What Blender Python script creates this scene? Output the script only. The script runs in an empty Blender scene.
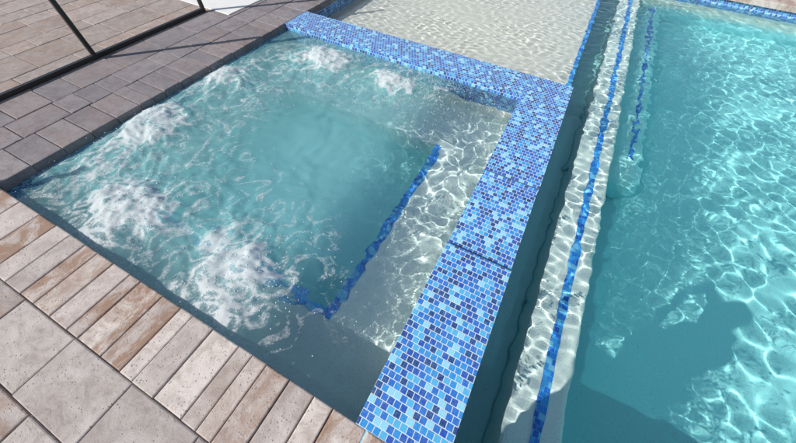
import bpy, numpy as np, math, random
from mathutils import Vector, Matrix, Euler
random.seed(7); rng=np.random.default_rng(11)
sc=bpy.context.scene; col=sc.collection
L=2.445; Ly=2.52; w=0.354; F=6.3; XR=7.6
ZP=-0.13; ZS=-0.055
# ---------- camera
CAM=Vector((.1148,.0511,1.3708)); ROT=(.6126,-.0351,.4851)
cd=bpy.data.cameras.new("camera"); cam=bpy.data.objects.new("camera",cd); col.objects.link(cam); sc.camera=cam
cam.location=CAM; cam.rotation_euler=ROT; cd.sensor_width=36; cd.lens=301.8/796*36; cd.clip_start=.02; cd.clip_end=500
# ---------- sun
sd=(Euler(ROT).to_matrix()@Vector(((694-398)/301.8,-(286-221.5)/301.8,-1))).normalized()
sl=bpy.data.lights.new("sun","SUN"); so=bpy.data.objects.new("sun",sl); col.objects.link(so)
sl.energy=5.; sl.angle=math.radians(.5); sl.color=(1,.96,.9)
so.rotation_euler=sd.to_track_quat('-Z','Y').to_euler()
sl.cycles.is_caustics_light=True
W=bpy.data.worlds.new("World"); sc.world=W; W.use_nodes=True
nt=W.node_tree; bg=nt.nodes["Background"]; sk=nt.nodes.new("ShaderNodeTexSky"); sk.sky_type='NISHITA'; sk.sun_disc=False
sk.sun_elevation=math.asin(-sd.z); sk.sun_rotation=math.atan2(-sd.x,-sd.y)
nt.links.new(sk.outputs[0],bg.inputs[0]); bg.inputs[1].default_value=.11
sc.view_settings.view_transform='Standard'; sc.view_settings.look='None'; sc.view_settings.exposure=0
# ---------- noise
PT=rng.permutation(512); GA=rng.uniform(0,2*np.pi,512)
def perlin(x,y,s=0):
    xi=np.floor(x).astype(int); yi=np.floor(y).astype(int); xf=x-xi; yf=y-yi
    def g(ix,iy,dx,dy):
        h=GA[PT[(PT[(ix+s*37)&511]+iy)&511]]; return np.cos(h)*dx+np.sin(h)*dy
    u=xf**3*(xf*(xf*6-15)+10); v=yf**3*(yf*(yf*6-15)+10)
    a=g(xi,yi,xf,yf); b=g(xi+1,yi,xf-1,yf); c=g(xi,yi+1,xf,yf-1); d=g(xi+1,yi+1,xf-1,yf-1)
    return (a*(1-u)+b*u)*(1-v)+(c*(1-u)+d*u)*v
def fbm(x,y,o=4,s=0):
    r=0;a=1.
    for i in range(o): r=r+a*perlin(x*2**i,y*2**i,s+i); a*=.5
    return r
def sst(a,b,x):
    t=np.clip((x-a)/(b-a),0,1); return t*t*(3-2*t)
# ---------- node helper
class N:
    def __init__(s,name):
        s.m=bpy.data.materials.new(name); s.m.use_nodes=True; s.t=s.m.node_tree; s.t.nodes.clear()
        s.out=s.t.nodes.new("ShaderNodeOutputMaterial")
    def n(s,ty,**k):
        q=s.t.nodes.new("ShaderNode"+ty)
        ins=k.pop("i",{}); 
        for a,b in k.items(): setattr(q,a,b)
        for a,b in ins.items(): s.set(q.inputs[a],b)
        return q
    def set(s,sock,v):
        if isinstance(v,bpy.types.NodeSocket): s.t.links.new(v,sock)
        elif isinstance(v,bpy.types.Node): s.t.links.new(v.outputs[0],sock)
        else: sock.default_value=v
    def math(s,op,a,b=0.,c=0.): return s.n("Math",operation=op,i={0:a,1:b,2:c}).outputs[0]
    def mix(s,f,a,b,bt='MIX'):
        q=s.n("Mix",data_type='RGBA',blend_type=bt); s.set(q.inputs[0],f)
        for k,v in ((6,a),(7,b)):
            s.set(q.inputs[k],v if not isinstance(v,tuple) else (v+(1,))[:4])
        return q.outputs[2]
    def ramp(s,f,st,interp='LINEAR'):
        q=s.n("ValToRGB"); r=q.color_ramp; r.interpolation=interp
        while len(r.elements)<len(st): r.elements.new(.5)
        for e,(p,c) in zip(r.elements,st): e.position=p; e.color=(c+(1,))[:4] if isinstance(c,tuple) else (c,c,c,1)
        s.set(q.inputs[0],f); return q.outputs[0]
    def noise(s,v,sc,d=4,r=.55,dist=0): 
        return s.n("TexNoise",i={"Vector":v,"Scale":sc,"Detail":d,"Roughness":r,"Distortion":dist}).outputs[0]
    def bump(s,h,st=.3,d=.01,nrm=None):
        q=s.n("Bump",i={"Height":h,"Strength":st,"Distance":d}); 
        if nrm: s.set(q.inputs["Normal"],nrm)
        return q.outputs[0]
    def pbr(s,c,r=.6,nrm=None,**k):
        q=s.n("BsdfPrincipled"); s.set(q.inputs["Base Color"],c if not isinstance(c,tuple) else c+(1,)); s.set(q.inputs["Roughness"],r)
        if nrm: s.set(q.inputs["Normal"],nrm)
        for a,b in k.items(): s.set(q.inputs[a],b)
        s.t.links.new(q.outputs[0],s.out.inputs[0]); return q
def tile_mat(name,ts=.028,line=False):
    g=N(name); uv=g.n("UVMap").outputs[0]
    sp=g.n("SeparateXYZ",i={0:uv}); v=g.math('DIVIDE',sp.outputs[1],ts)
    row=g.math('FLOOR',v)
    u2=g.math('ADD',g.math('DIVIDE',sp.outputs[0],ts),g.math('MULTIPLY',g.math('MODULO',g.math('ADD',row,200.),2.),.5))
    cu=g.math('FLOOR',u2); cell=g.n("CombineXYZ",i={0:cu,1:row}).outputs[0]
    wn=g.n("TexWhiteNoise",noise_dimensions='2D',i={"Vector":cell})
    if line: c=g.ramp(wn.outputs[0],[(0,(.003,.11,.58)),(.25,(.006,.22,.8)),(.55,(.03,.36,.88)),(.8,(.2,.6,.9))],'CONSTANT')
    else: c=g.ramp(wn.outputs[0],[(0,(.003,.03,.2)),(.15,(.005,.06,.4)),(.34,(.008,.13,.55)),(.55,(.015,.25,.65)),(.73,(.07,.42,.72)),(.89,(.28,.64,.8))],'CONSTANT')
    fu=g.math('ABSOLUTE',g.math('SUBTRACT',g.math('FRACT',u2),.5)); fv=g.math('ABSOLUTE',g.math('SUBTRACT',g.math('FRACT',v),.5))
    mx=g.math('MAXIMUM',fu,fv); grout=g.ramp(mx,[(.43,0.),(.46,1.)])
    marb=g.noise(g.n("VectorMath",operation='ADD',i={0:uv,1:g.n("VectorMath",operation='SCALE',i={0:wn.outputs[1],3:3.}).outputs[0]}).outputs[0],110,3,.6,1.2)
    c=g.mix(g.ramp(marb,[(.45,0.),(.8,.4)]),c,(.2,.52,.76))
    c=g.mix(grout,c,(.1,.38,.75) if line else (.6,.69,.74))
    gr=g.noise(uv,9,4); c=g.mix(g.math('MULTIPLY',gr,.05 if line else .2),c,(.28,.38,.43))
    h=g.math('ADD',g.math('SUBTRACT',1.,grout),g.math('MULTIPLY',g.math('MULTIPLY',wn.outputs[0],fu),.5))
    g.pbr(c,g.math('ADD',g.math('ADD',g.math('MULTIPLY',grout,.5),.12),g.math('MULTIPLY',gr,.12)),g.bump(h,.5,.002)); return g.m
M_tile=tile_mat("mosaic_tile"); M_line=tile_mat("step_tile",.03,True)
def plaster(name,shallow,water_tint,z0,z1):
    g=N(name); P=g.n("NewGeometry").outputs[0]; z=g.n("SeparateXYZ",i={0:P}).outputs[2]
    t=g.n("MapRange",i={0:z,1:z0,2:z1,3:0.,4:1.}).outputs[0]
    c=g.mix(t,shallow,water_tint)  # light lost in the water is painted into the plaster colour by depth
    sp=g.noise(P,160,2); vo=g.n("TexVoronoi",i={"Vector":P,"Scale":130.}).outputs[0]
    c=g.mix(g.ramp(vo,[(.05,.3),(.4,0.)]),c,(.88,.87,.8)); c=g.mix(g.ramp(sp,[(.35,.25),(.5,0.)]),c,(.3,.34,.3))
    c=g.mix(g.math('MULTIPLY',g.noise(P,1.8,4),.15),c,(.55,.7,.68),'MULTIPLY')
    g.pbr(c,.75,g.bump(sp,.3,.003)); return g.m
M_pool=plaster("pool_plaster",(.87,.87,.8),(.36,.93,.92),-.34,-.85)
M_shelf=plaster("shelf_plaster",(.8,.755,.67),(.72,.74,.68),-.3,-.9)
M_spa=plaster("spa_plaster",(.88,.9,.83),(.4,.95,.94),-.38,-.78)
def paver(name,a,b,c3,stain,pale=.6,palec=(.72,.68,.64),rust=.75,sx=(4.,10.,1.),rx=(2.5,7.,1.)):
    g=N(name); at=g.n("Attribute",attribute_name="pav"); sp=g.n("SeparateColor",i={0:at.outputs[0]}); uv=g.n("UVMap").outputs[0]
    c=g.ramp(sp.outputs[0],[(0,a),(.5,b),(1,c3)])
    shift=g.n("VectorMath",operation='ADD',i={0:uv,1:g.n("VectorMath",operation='SCALE',i={0:at.outputs[0],3:7.}).outputs[0]}).outputs[0]
    st=g.noise(g.n("Mapping",i={0:shift,3:sx}).outputs[0],2.2,7,.75,1.2)
    c=g.mix(g.ramp(st,[(.36,.72),(.57,0.)]),c,stain,'MIX')
    cl=g.noise(shift,7,6,.7,.6); c=g.mix(g.ramp(cl,[(.38,0.),(.7,pale)]),c,palec)
    rs=g.math('MULTIPLY',g.ramp(g.noise(g.n("Mapping",i={0:shift,3:rx}).outputs[0],1.6,7,.75,.8),[(.42,0.),(.58,1.)]),g.ramp(sp.outputs[1],[(.4,0.),(.75,rust)]))
    c=g.mix(rs,c,(.3,.17,.105))
    fn=g.noise(uv,420,3,.7); c=g.mix(g.ramp(fn,[(.3,.5),(.5,0.)]),c,(.14,.12,.11)); c=g.mix(g.ramp(fn,[(.55,0.),(.75,.4)]),c,(.8,.77,.73))
    pit=g.n("TexVoronoi",i={"Vector":uv,"Scale":70.}).outputs[0]; pm=g.math('MULTIPLY',g.ramp(pit,[(.1,1.),(.25,0.)]),g.ramp(cl,[(.42,0.),(.52,.7)]))
    c=g.mix(pm,c,(.16,.13,.11))
    hh=g.math('SUBTRACT',g.math('ADD',g.math('MULTIPLY',st,.6),g.math('MULTIPLY',fn,.5)),g.math('MULTIPLY',pm,.5))
    g.pbr(c,.88,g.bump(hh,.75,.006)); return g.m
M_cop=paver("coping_stone",(.7,.61,.55),(.55,.46,.415),(.39,.33,.305),(.29,.22,.185),.58,(.78,.72,.67),.9,(6.,7.,1.),(3.5,4.5,1.))
M_grey=paver("grey_coping_stone",(.265,.23,.235),(.21,.185,.195),(.17,.15,.165),(.11,.095,.1),.4,(.38,.355,.36),.2,(6.,8.,1.))
M_deck=paver("deck_stone",(.52,.45,.41),(.42,.36,.335),(.34,.3,.285),(.22,.18,.16),.6,(.71,.65,.61),.6,(6.,8.,1.))
M_brown=paver("brown_deck_stone",(.42,.345,.31),(.34,.28,.25),(.27,.225,.205),(.18,.14,.12),.45,(.54,.48,.44),.4,(7.,7.,1.),(5.,5.,1.))
g=N("joint_sand"); P=g.n("NewGeometry").outputs[0]; g.pbr(g.mix(g.noise(P,200,3),(.15,.125,.11),(.28,.245,.22)),.95); M_sand=g.m
g=N("pale_concrete"); P=g.n("NewGeometry").outputs[0]; g.pbr(g.mix(g.noise(P,12,6,.7),(.6,.6,.58),(.75,.74,.71)),.8,g.bump(g.noise(P,200,3),.3,.003)); M_con=g.m
g=N("dark_seam"); P=g.n("NewGeometry").outputs[0]; g.pbr(g.mix(g.noise(P,90),(.03,.05,.1),(.08,.11,.16)),.6); M_seam=g.m
g=N("dark_aluminium"); P=g.n("NewGeometry").outputs[0]; g.pbr(g.mix(g.noise(P,30,3),(.008,.008,.008),(.02,.018,.017)),.4); M_al=g.m
# water
g=N("pool_water"); gl=g.n("BsdfGlass",i={"IOR":1.333,"Roughness":0.,"Color":(.97,1,1,1)}); g.t.links.new(gl.outputs[0],g.out.inputs[0]); M_wat=g.m
g=N("foamy_water"); gl=g.n("BsdfGlass",i={"IOR":1.333,"Roughness":0.,"Color":(.98,1,1,1)})
P=g.n("NewGeometry").outputs[0]; fo=g.n("Attribute",attribute_name="foam").outputs[2]; mk=g.n("Attribute",attribute_name="milk").outputs[2]
n1=g.noise(P,44,8,.7,1.3); n2=g.n("TexVoronoi",i={"Vector":P,"Scale":150.}).outputs[0]; n3=g.noise(P,12,5,.6,1.5)
f=g.math('ADD',g.math('MULTIPLY',fo,1.2),g.math('MULTIPLY',g.math('SUBTRACT',n1,.5),1.5)); f=g.math('ADD',f,g.math('MULTIPLY',g.math('SUBTRACT',n3,.5),.7)); f=g.math('ADD',f,g.math('MULTIPLY',g.math('SUBTRACT',.35,n2),.45))
f=g.math('MULTIPLY',g.ramp(f,[(.3,0.),(.68,.3),(1.02,.8)]),g.ramp(fo,[(.05,0.),(.35,1.)]))
def milk(c1,c2,nr=None,k=.35):
    a={"Color":c1}; b={"Color":c2}
    if nr: a["Normal"]=nr
    df=g.n("BsdfDiffuse",i=a); tr=g.n("BsdfTranslucent",i=b); return g.n("MixShader",i={0:k,1:df,2:tr})
m1=milk((.4,.9,.89,1),(.48,.95,.94,1)); m2=milk((.95,.96,.95,1),(.95,.97,.96,1),None,.45)
mm=g.n("MixShader",i={0:mk,1:gl,2:m1}); mm=g.n("MixShader",i={0:f,1:mm,2:m2}); g.t.links.new(mm.outputs[0],g.out.inputs[0]); M_foam=g.m
g=N("bubble_foam"); P=g.n("NewGeometry").outputs[0]; g.pbr(g.mix(g.noise(P,90),(.8,.85,.86),(.9,.92,.92)),.25); M_bub=g.m
# ---------- mesh helpers
def link(o,parent=None,**k):
    col.objects.link(o)
    if parent: o.parent=parent
    for a,b in k.items(): o[a]=b
    return o
def boxes(name,bl,mat,parent=None,bev=0,**k):
    V=[];Fc=[];UV=[]
    for x0,x1,y0,y1,z0,z1 in bl:
        b=len(V); V+=[(x0,y0,z0),(x1,y0,z0),(x1,y1,z0),(x0,y1,z0),(x0,y0,z1),(x1,y0,z1),(x1,y1,z1),(x0,y1,z1)]
        for q,ax in (((4,5,6,7),2),((0,3,2,1),2),((0,1,5,4),1),((2,3,7,6),1),((1,2,6,5),0),((3,0,4,7),0)):
            Fc.append([b+i for i in q])
            for i in q:
                v=V[b+i]; UV.append((v[0],v[1]) if ax==2 else ((v[0],v[2]) if ax==1 else (v[1],v[2])))
    me=bpy.data.meshes.new(name); me.from_pydata(V,[],Fc); uvl=me.uv_layers.new(name="UVMap")
    uvl.data.foreach_set("uv",np.array(UV,dtype=np.float32).ravel()); me.materials.append(mat)
    o=bpy.data.objects.new(name,me); link(o,parent,**k)
    if bev:
        m=o.modifiers.new("b","BEVEL"); m.width=bev; m.segments=3
    o.cycles.is_caustics_receiver=True
    return o
def water(name,x0,x1,y0,y1,st,z,hf,mat,parent=None,attrs={},**k):
    nx=int((x1-x0)/st)+1; ny=int((y1-y0)/st)+1
    X,Y=np.meshgrid(np.linspace(x0,x1,nx),np.linspace(y0,y1,ny)); Z=z+hf(X,Y)
    V=np.stack([X,Y,Z],-1).reshape(-1,3).astype(np.float32)
    idx=np.arange(nx*ny).reshape(ny,nx); Q=np.stack([idx[:-1,:-1],idx[:-1,1:],idx[1:,1:],idx[1:,:-1]],-1).reshape(-1,4)
    me=bpy.data.meshes.new(name); me.vertices.add(len(V)); me.vertices.foreach_set("co",V.ravel())
    me.loops.add(Q.size); me.loops.foreach_set("vertex_index",Q.ravel().astype(np.int32)); me.polygons.add(len(Q))
    me.polygons.foreach_set("loop_start",np.arange(0,Q.size,4,dtype=np.int32)); me.polygons.foreach_set("use_smooth",np.ones(len(Q),bool))
    me.update(calc_edges=True); me.materials.append(mat)
    for an,fn in attrs.items():
        a=me.attributes.new(an,"FLOAT","POINT"); a.data.foreach_set("value",fn(X,Y).ravel().astype(np.float32))
    o=bpy.data.objects.new(name,me); link(o,parent,**k)
    o.cycles.is_caustics_caster=True
    return o
# ---------- pool water waves
def comps(n,l0,l1,c):
    r=[]
    for i in range(n):
        lam=math.exp(random.uniform(math.log(l0),math.log(l1))); th=random.uniform(0,6.283); k=2*math.pi/lam
        r.append((k*math.cos(th),k*math.sin(th),random.uniform(0,6.28),c/k*random.uniform(.5,1.)))
    return r
cA=comps(40,.10,.28,.0100); cB=comps(26,.055,.12,.032); cS=comps(24,.08,.2,.016)
def wsum(cs,X,Y):
    h=0*X
    for kx,ky,ph,a in cs: h=h+a*np.sin(kx*X+ky*Y+ph)
    return h
def hpool(X,Y):
    wx=X+.05*perlin(X*2,Y*2,3); wy=Y+.05*perlin(X*2,Y*2,9)
    env=.9+.35*fbm(X*.8,Y*.8,2,5)
    eb=np.clip(sst(1.5,.8,X)+.2*sst(1.3,3.,Y),.03,1)*np.clip(.8+.9*fbm(X*2,Y*2,2,15),.1,1.8)
    return wsum(cA,wx,wy)*env+wsum(cB,wx,wy)*eb
def hshelf(X,Y):
    wx=X+.05*perlin(X*2,Y*2,3); wy=Y+.05*perlin(X*2,Y*2,9)
    return (wsum(cA,wx,wy)*.8+wsum(cB,wx,wy)*.85*np.clip(.7+.9*fbm(X*1.5,Y*1.5,2,25),.15,1.6))
pool=bpy.data.objects.new("swimming_pool",None); link(pool,label="rectangular swimming pool with plaster steps and blue mosaic trim",category="swimming pool")
water("pool_water",w+.001,XR,0,F,.016,ZP,hpool,M_wat,kind="structure")
water("shelf_water",-L,w+.001,Ly+w-.002,F,.015,ZP,hshelf,M_wat,kind="structure")
# ---------- spa water
jets=[(-1.73,2.2),(-2.2,.85),(-1.65,.3),(-.86,.28),(-1.0,2.22),(-2.26,1.55),(-2.18,.38),(-.6,2.3)]
JR=[.165,.175,.175,.17,.135,.14,.12,.08]; JA=[1.15,1.15,1.15,1.2,1.,1.,.7,.35]
def jf(X,Y,mul=1.):
    r=0*X; wx=X+.12*fbm(X*5,Y*5,3,71); wy=Y+.12*fbm(X*5,Y*5,3,72)
    for (jx,jy),R_,A_ in zip(jets,JR,JA): r=r+A_*np.exp(-((wx-jx)**2+(wy-jy)**2)/(2*(R_*mul)**2))
    return r
def hspa(X,Y):
    j=np.clip(jf(X,Y),0,1.2); j2=np.clip(jf(X,Y,2.),0,1.3)
    wx=X+.12*perlin(X*3,Y*3,1); wy=Y+.12*perlin(X*3,Y*3,2)
    h=.055*j+.010*fbm(wx*4,wy*4,3,4)+j2*.015*fbm(wx*9,wy*9,3,8)+j*.016*np.abs(fbm(wx*18,wy*18,2,12))+wsum(cS,wx,wy)
    ed=np.minimum(np.minimum(X+L,-X),np.minimum(Y,Ly-Y)); return h*sst(-.05,.2,ed)
def fspa(X,Y):
    j=np.clip(jf(X,Y,.95),0,1.1); j2=np.clip(jf(X,Y,2.3),0,1.2)
    qx=fbm(X*2.2,Y*2.2,3,21); qy=fbm(X*2.2,Y*2.2,3,31)
    r1=1-np.abs(fbm(X*2.6+3*qx,Y*2.6+3*qy,4,41))*2.2; s1=sst(.4,1.,r1)
    r2=1-np.abs(fbm(X*7+5*qy,Y*7+4*qx,3,51))*2.2; s2=sst(.4,1.,r2)
    cl=sst(-.2,.5,fbm(X*2.5+qx,Y*2.5+qy,3,61))
    return np.clip(.92*sst(.12,.92,j)*(.68+.45*s2)+.58*s1*np.clip(j2*1.3,0,1)+.26*s2*j2*cl,0,1.3)
def mspa(X,Y):
    j2=np.clip(jf(X,Y,1.6),0,1.2); cen=np.exp(-((X+1.15)**2+(Y-1.3)**2)/.5)
    return np.clip(.17+.2*cen+.2*j2,0,.5)*sst(-.4,-.85,X)*(.3+.7*sst(.0,.4,Y))+.02
spa=bpy.data.objects.new("hot_tub",None); link(spa,label="square in-ground spa with raised blue mosaic tile wall and churning jets",category="hot tub")
water("spa_water",-L,0,0,Ly,.009,ZS,hspa,M_foam,attrs={"foam":fspa,"milk":mspa},kind="structure")
# bubbles
import bmesh
bm=bmesh.new(); pts=[]
while len(pts)<3000:
    k_=random.randrange(len(jets)); jx,jy=jets[k_]; sp_=.13+.16*random.random(); x=random.gauss(jx,sp_); y=random.gauss(jy,sp_)
    if -L+.03<x<-.04 and .03<y<Ly-.03: pts.append((x,y))
A=np.array(pts); ZZ=hspa(A[:,0][None],A[:,1][None])[0]
for (x,y),zz in zip(pts,ZZ):
    z=ZS+float(zz); r=random.uniform(.001,.0034)
    if random.random()<.15: z+=random.uniform(.005,.05)
    bmesh.ops.create_icosphere(bm,subdivisions=1,radius=r,matrix=Matrix.Translation((x,y,z+r*.3)))
me=bpy.data.meshes.new("water_bubbles"); bm.to_mesh(me); bm.free(); me.materials.append(M_bub)
link(bpy.data.objects.new("water_bubbles",me),None,kind="stuff",label="white bubbles and droplets on the churning spa water",category="bubbles")
# ---------- spa shell
SB=-.46; SF=-.84; bw=.46; yf=Ly-.57
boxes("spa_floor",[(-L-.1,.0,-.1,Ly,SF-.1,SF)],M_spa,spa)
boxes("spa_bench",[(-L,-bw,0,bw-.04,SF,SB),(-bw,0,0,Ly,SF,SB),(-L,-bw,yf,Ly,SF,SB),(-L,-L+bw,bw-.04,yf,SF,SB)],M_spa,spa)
t=.06
boxes("bench_tile_trim",[(-bw-.003,-bw+t,bw-.04,yf,SB-t,SB+.003),(-L+bw-t,-bw+t,bw-.04-t,bw-.037,SB-t,SB+.0036)],M_line,spa)
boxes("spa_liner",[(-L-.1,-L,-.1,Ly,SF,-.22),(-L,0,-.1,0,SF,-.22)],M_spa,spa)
boxes("spa_waterline_tile",[(-L-.1,-L+.004,0,Ly,-.22,-.062),(-L,0,-.1,.004,-.22,-.062)],M_tile,spa)
ys,ye=.94,1.56
boxes("spa_wall",[(0,w,-.1,ys,-.30,-.004)],M_tile,spa,bev=.004)
boxes("spa_wall",[(0,w,ye,Ly+w,-.30,-.004),(-L-.1,0,Ly,Ly+w,-.30,-.004)],M_tile,spa)
boxes("spillway",[(.0005,w-.0005,ys+.0005,ye-.0005,-.30,-.028)],M_tile,spa)
boxes("spillway_seam",[(-.001,w+.001,ye+.001,ye+.007,-.02,-.0022)],M_seam,spa)
boxes("spillway_seam",[(-.001,w+.001,ys-.003,ys+.001,-.0295,-.0028)],M_seam,spa)
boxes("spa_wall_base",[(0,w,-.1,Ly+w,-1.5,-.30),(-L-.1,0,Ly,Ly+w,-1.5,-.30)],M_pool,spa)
# ---------- pool shell
ZB=-.42; Z2=-.76; ZF=-1.1; xb=.86; xl=.765; x2=1.2; xl2=1.1; yb0=.12; y20=2.5; ZH=-.28; xg=.59
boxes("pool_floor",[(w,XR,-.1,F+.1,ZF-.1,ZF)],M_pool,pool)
boxes("sun_shelf",[(-L-.1,w,Ly+w,F+.1,ZF,ZH)],M_shelf,pool)
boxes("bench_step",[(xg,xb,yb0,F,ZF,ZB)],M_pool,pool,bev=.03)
boxes("gap_floor",[(w,xg,yb0,F,ZF,-.72)],M_pool,pool,bev=.02)  # made-up gap deepens the wall's shade to teal; this added floor lightens it
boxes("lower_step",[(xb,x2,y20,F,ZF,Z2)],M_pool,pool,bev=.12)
boxes("step_tile_trim",[(xl-.05,xl,yb0+.05,F,ZB-.03,ZB+.004)],M_line,pool)
boxes("step_tile_trim",[(xl2-.035,xl2,y20+.35,F,Z2-.03,Z2+.004)],M_line,pool)
boxes("shelf_tile_trim",[(w-.04,w+.003,Ly+w,F,ZH-.03,ZH+.004)],M_line,pool)
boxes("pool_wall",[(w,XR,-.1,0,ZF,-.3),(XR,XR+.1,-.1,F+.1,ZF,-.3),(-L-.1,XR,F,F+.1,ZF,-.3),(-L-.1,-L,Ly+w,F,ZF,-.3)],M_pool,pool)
boxes("pool_waterline_tile",[(w,XR,-.1,.004,-.3,-.062),(XR-.004,XR+.1,.004,F-.004,-.3,-.062),(-L+.004,XR-.004,F-.004,F+.1,-.3,-.062),(-L-.1,-L+.004,Ly+w,F,-.3,-.062)],M_tile,pool)
# ---------- pavers
def slabs(name,rects,mat,z=0.,th=.06,gap=.003,ed=.006,**k):
    V=[];Fc=[];UV=[];C=[]
    for (x0,x1,y0,y1) in rects:
        gp=gap*random.uniform(.4,2.2)
        x0+=gp/2;x1-=gp/2;y0+=gp/2;y1-=gp/2; b=len(V); dz=random.uniform(-.002,.002); zz=z+dz
        for (i,h) in ((0,z-th),(0,zz-ed),(ed*.35,zz-ed*.3),(ed,zz)):
            V+=[(x0+i,y0+i,h),(x1-i,y0+i,h),(x1-i,y1-i,h),(x0+i,y1-i,h)]
        cc=(random.random(),random.random(),random.random(),1)
        lx=(x1-x0)>(y1-y0)
        fs=[(b+12,b+13,b+14,b+15)]
        for l in range(3):
            for q in range(4):
                r=(q+1)%4; fs.append((b+l*4+q,b+l*4+r,b+l*4+4+r,b+l*4+4+q))
        for f in fs:
            Fc.append(f)
            for i in f:
                v=V[i]; UV.append((v[0]+v[2],v[1]) if lx else (v[1]+v[2],v[0])); C.append(cc)
    me=bpy.data.meshes.new(name); me.from_pydata(V,[],Fc); ul=me.uv_layers.new(name="UVMap"); ul.data.foreach_set("uv",np.array(UV,np.float32).ravel())
    a=me.color_attributes.new("pav","FLOAT_COLOR","CORNER"); a.data.foreach_set("color",np.array(C,np.float32).ravel())
    me.materials.append(mat); o=bpy.data.objects.new(name,me); link(o,None,**k); return o
def runx(x0,x1,y0,y1,ws):
    r=[];x=x0
    while x<x1-1e-6:
        d=random.choice(ws); 
        if x1-(x+d)<min(ws)*.8: d=x1-x
        r.append((x,x+d,y0,y1)); x+=d
    return r
def swap(r): return [(c,d,a,b) for a,b,c,d in r]
cw=.30; ov=.03
R_=runx(-L+ov-cw,XR,ov-cw,ov,(.075,.09,.1,.12,.12,.15,.18))
R_+=runx(-L+ov,XR,F-ov,F-ov+cw,(.15,.2,.24,.3))
R_+=swap(runx(-.27,F+cw,XR,XR+cw,(.15,.2,.24,.3)))
slabs("coping_pavement",R_,M_cop,kind="structure")
fx=-L-.83
G_=swap(runx(ov,F+cw,-L+ov-cw,-L+ov,(.1,.12,.15,.18)))
x=-L+ov-cw
for h in (.24,.28): G_+=swap(runx(ov-cw,F+3,x-h,x,(.15,.2,.24,.3,.36))); x-=h
slabs("coping_pavement",G_,M_grey,kind="structure")
B_=[]
while x>-9:
    h=random.choice((.2,.28,.36)); B_+=swap(runx(ov-cw,F+cw+3,x-h,x,(.2,.28,.36,.45))); x-=h
slabs("deck_pavement",B_,M_brown,kind="structure")
D=[]; y=ov-cw
while y>-4:
    h=random.choice((.24,.36)); D+=runx(-9+random.uniform(-.2,0),XR+3,y-h,y,(.3,.36,.48)); y-=h
y=F-ov+cw
while y<F+3:
    h=random.choice((.24,.3)); D+=runx(-L+ov-cw,XR+3,y,y+h,(.3,.36,.48)); y+=h
slabs("deck_pavement",D,M_deck,kind="structure")
boxes("concrete_pavement",[(-9,-3.0,2.36,9.,-.01,.008)],M_con,None,bev=.004,kind="structure")
G=200
boxes("ground",[(-G,G,-G,-.1,-.4,-.012),(-G,G,F+.1,G,-.4,-.012),(-G,-L-.1,-.1,F+.1,-.4,-.012),(XR+.1,G,-.1,F+.1,-.4,-.012)],M_sand,kind="structure")
# ---------- fence
PY=[-.95,1.17,2.29]
fen=bpy.data.objects.new("pool_fence",None); link(fen,label="dark aluminium fence frame standing on the paver deck",category="fence")
s=.016; H=1.42
for yy in PY: boxes("post",[(fx-s,fx+s,yy-s,yy+s,0,H)],M_al,fen,bev=.003)
for a,b in zip(PY,PY[1:]):
    boxes("bottom_rail",[(fx-s,fx+s,a+s,b-s,.004,.034)],M_al,fen)
# ---------- person taking the picture
g=N("skin"); P=g.n("NewGeometry").outputs[0]; g.pbr(g.mix(g.noise(P,25),(.55,.34,.25),(.62,.4,.3)),.5); M_skin=g.m
g=N("shirt_cloth"); P=g.n("NewGeometry").outputs[0]; g.pbr(g.mix(g.noise(P,60),(.25,.3,.36),(.32,.37,.42)),.9); M_sh=g.m
g=N("shorts_cloth"); P=g.n("NewGeometry").outputs[0]; g.pbr(g.mix(g.noise(P,60),(.05,.06,.08),(.09,.1,.12)),.9); M_so=g.m
g=N("hair"); P=g.n("NewGeometry").outputs[0]; g.pbr(g.mix(g.noise(P,80),(.03,.02,.015),(.08,.05,.03)),.6); M_h=g.m
g=N("phone_case"); P=g.n("NewGeometry").outputs[0]; g.pbr(g.mix(g.noise(P,80),(.01,.01,.012),(.02,.02,.022)),.3); M_ph=g.m
fw=Vector((-.466,.885,0)); rt=Vector((.885,.466,0)); UPV=Vector((0,0,1)); B0=Vector((.15,-.37,0))
def W3(r,f,z): return B0+rt*r+fw*f+UPV*z
HC=.14
def skin(name,chains,mat,parent=None,sub=2,**k):
    vs=[];rad=[];ed=[];key={}
    for ch in chains:
        pr=None
        for (p,r) in ch:
            kk=tuple(round(c,4) for c in p)
            if kk not in key: key[kk]=len(vs); vs.append(p); rad.append(r)
            i=key[kk]
            if pr is not None and pr!=i: ed.append((pr,i))
            pr=i
    me=bpy.data.meshes.new(name); me.from_pydata([tuple(v) for v in vs],ed,[]); o=bpy.data.objects.new(name,me); link(o,parent,**k)
    m=o.modifiers.new("s","SKIN"); m.use_smooth_shade=True
    for i,r in enumerate(rad):
        sv=me.skin_vertices[0].data[i]; sv.radius=(r,r) if not isinstance(r,tuple) else r; sv.use_root=(i==0)
    q=o.modifiers.new("u","SUBSURF"); q.levels=sub; q.render_levels=sub
    me.materials.append(mat); return o
per=bpy.data.objects.new("person",None); link(per,label="person in loose grey t-shirt and dark shorts holding up a phone",category="person"); 
ch=[[(W3(0,0,.93),.15),(W3(0,.01,1.08),.15),(W3(0,.0,1.25),.16),(W3(0,.01,1.4),.08),(W3(0,.03,1.47),.06),(W3(0,.06,1.55),.095),(W3(0,.07,1.65),.1),(W3(0,.06,1.73),.06)]]
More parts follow.
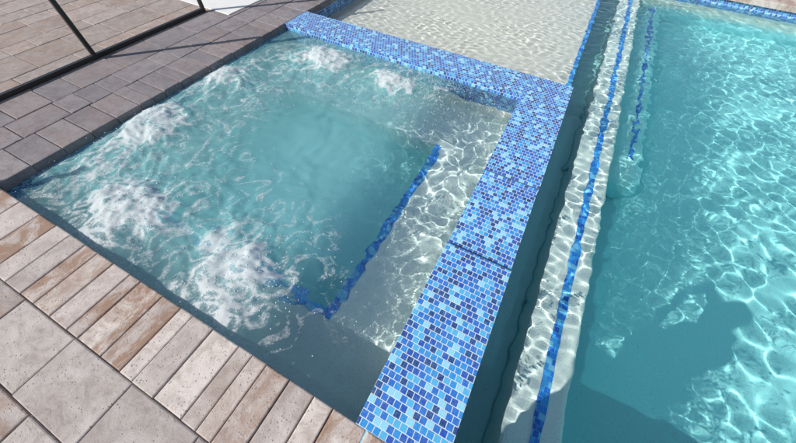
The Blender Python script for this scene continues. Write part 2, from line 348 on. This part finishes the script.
ch.append([(W3(0,.06,1.55),.095),(W3(0,.165,1.57),.03)])
for sgn in (-1,1):
    ch.append([(W3(0,0,.93),.15),(W3(sgn*.1,0,.86),.1),(W3(sgn*.11,.02,.5),.066),(W3(sgn*.12,-.01,.28),.058),(W3(sgn*.12,-.02,.09),.04),(W3(sgn*.125,.04,.045),.04),(W3(sgn*.13,.13,.03),.03)])
    wr=W3(HC+sgn*.14,.27,1.33); pm=W3(HC+sgn*.115,.315,1.375)
    ch.append([(W3(0,.0,1.25),.16),(W3(sgn*.18,0,1.36),.07),(W3((.3 if sgn>0 else -.2),.1,1.14),.05),(wr,.028),(pm,.03)])
    for q,(dz,ln) in enumerate(((.035,.045),(.016,.05),(-.004,.048),(-.022,.04))):
        ch.append([(pm,.03),(W3(HC+sgn*.098,.34,1.385+dz*.8),.009),(W3(HC+sgn*(.095-ln*.4),.352,1.385+dz),.008),(W3(HC+sgn*(.095-ln),.352,1.383+dz),.007)])
    ch.append([(pm,.03),(W3(HC+sgn*.1,.31,1.41),.011),(W3(HC+sgn*.08,.325,1.425),.009)])
skin("body",ch,M_skin,per)
skin("shirt",[[(W3(0,0,.86),.18),(W3(0,.01,1.08),.17),(W3(0,.0,1.25),.19),(W3(0,.01,1.38),.11)],[(W3(0,.0,1.25),.19),(W3(-.18,0,1.36),.095),(W3(-.19,.07,1.22),.085)],[(W3(0,.0,1.25),.19),(W3(.18,0,1.36),.095),(W3(.25,.07,1.22),.085)]],M_sh,per)
skin("shorts",[[(W3(0,0,.93),.165),(W3(s_*.1,0,.84),.12),(W3(s_*.115,.015,.5),.095)] for s_ in (-1,1)],M_so,per)
skin("hair",[[(W3(0,.02,1.6),.1),(W3(0,.045,1.69),.11),(W3(0,.05,1.75),.07)]],M_h,per)
ph=boxes("phone",[(-.02,.13,-.05,.022,.006,.014)],M_ph,None,bev=.003)
ph.matrix_world=Matrix.Translation(CAM)@Euler(ROT).to_matrix().to_4x4()
ph["label"]="black smartphone held in both hands of the person"; ph["category"]="phone"
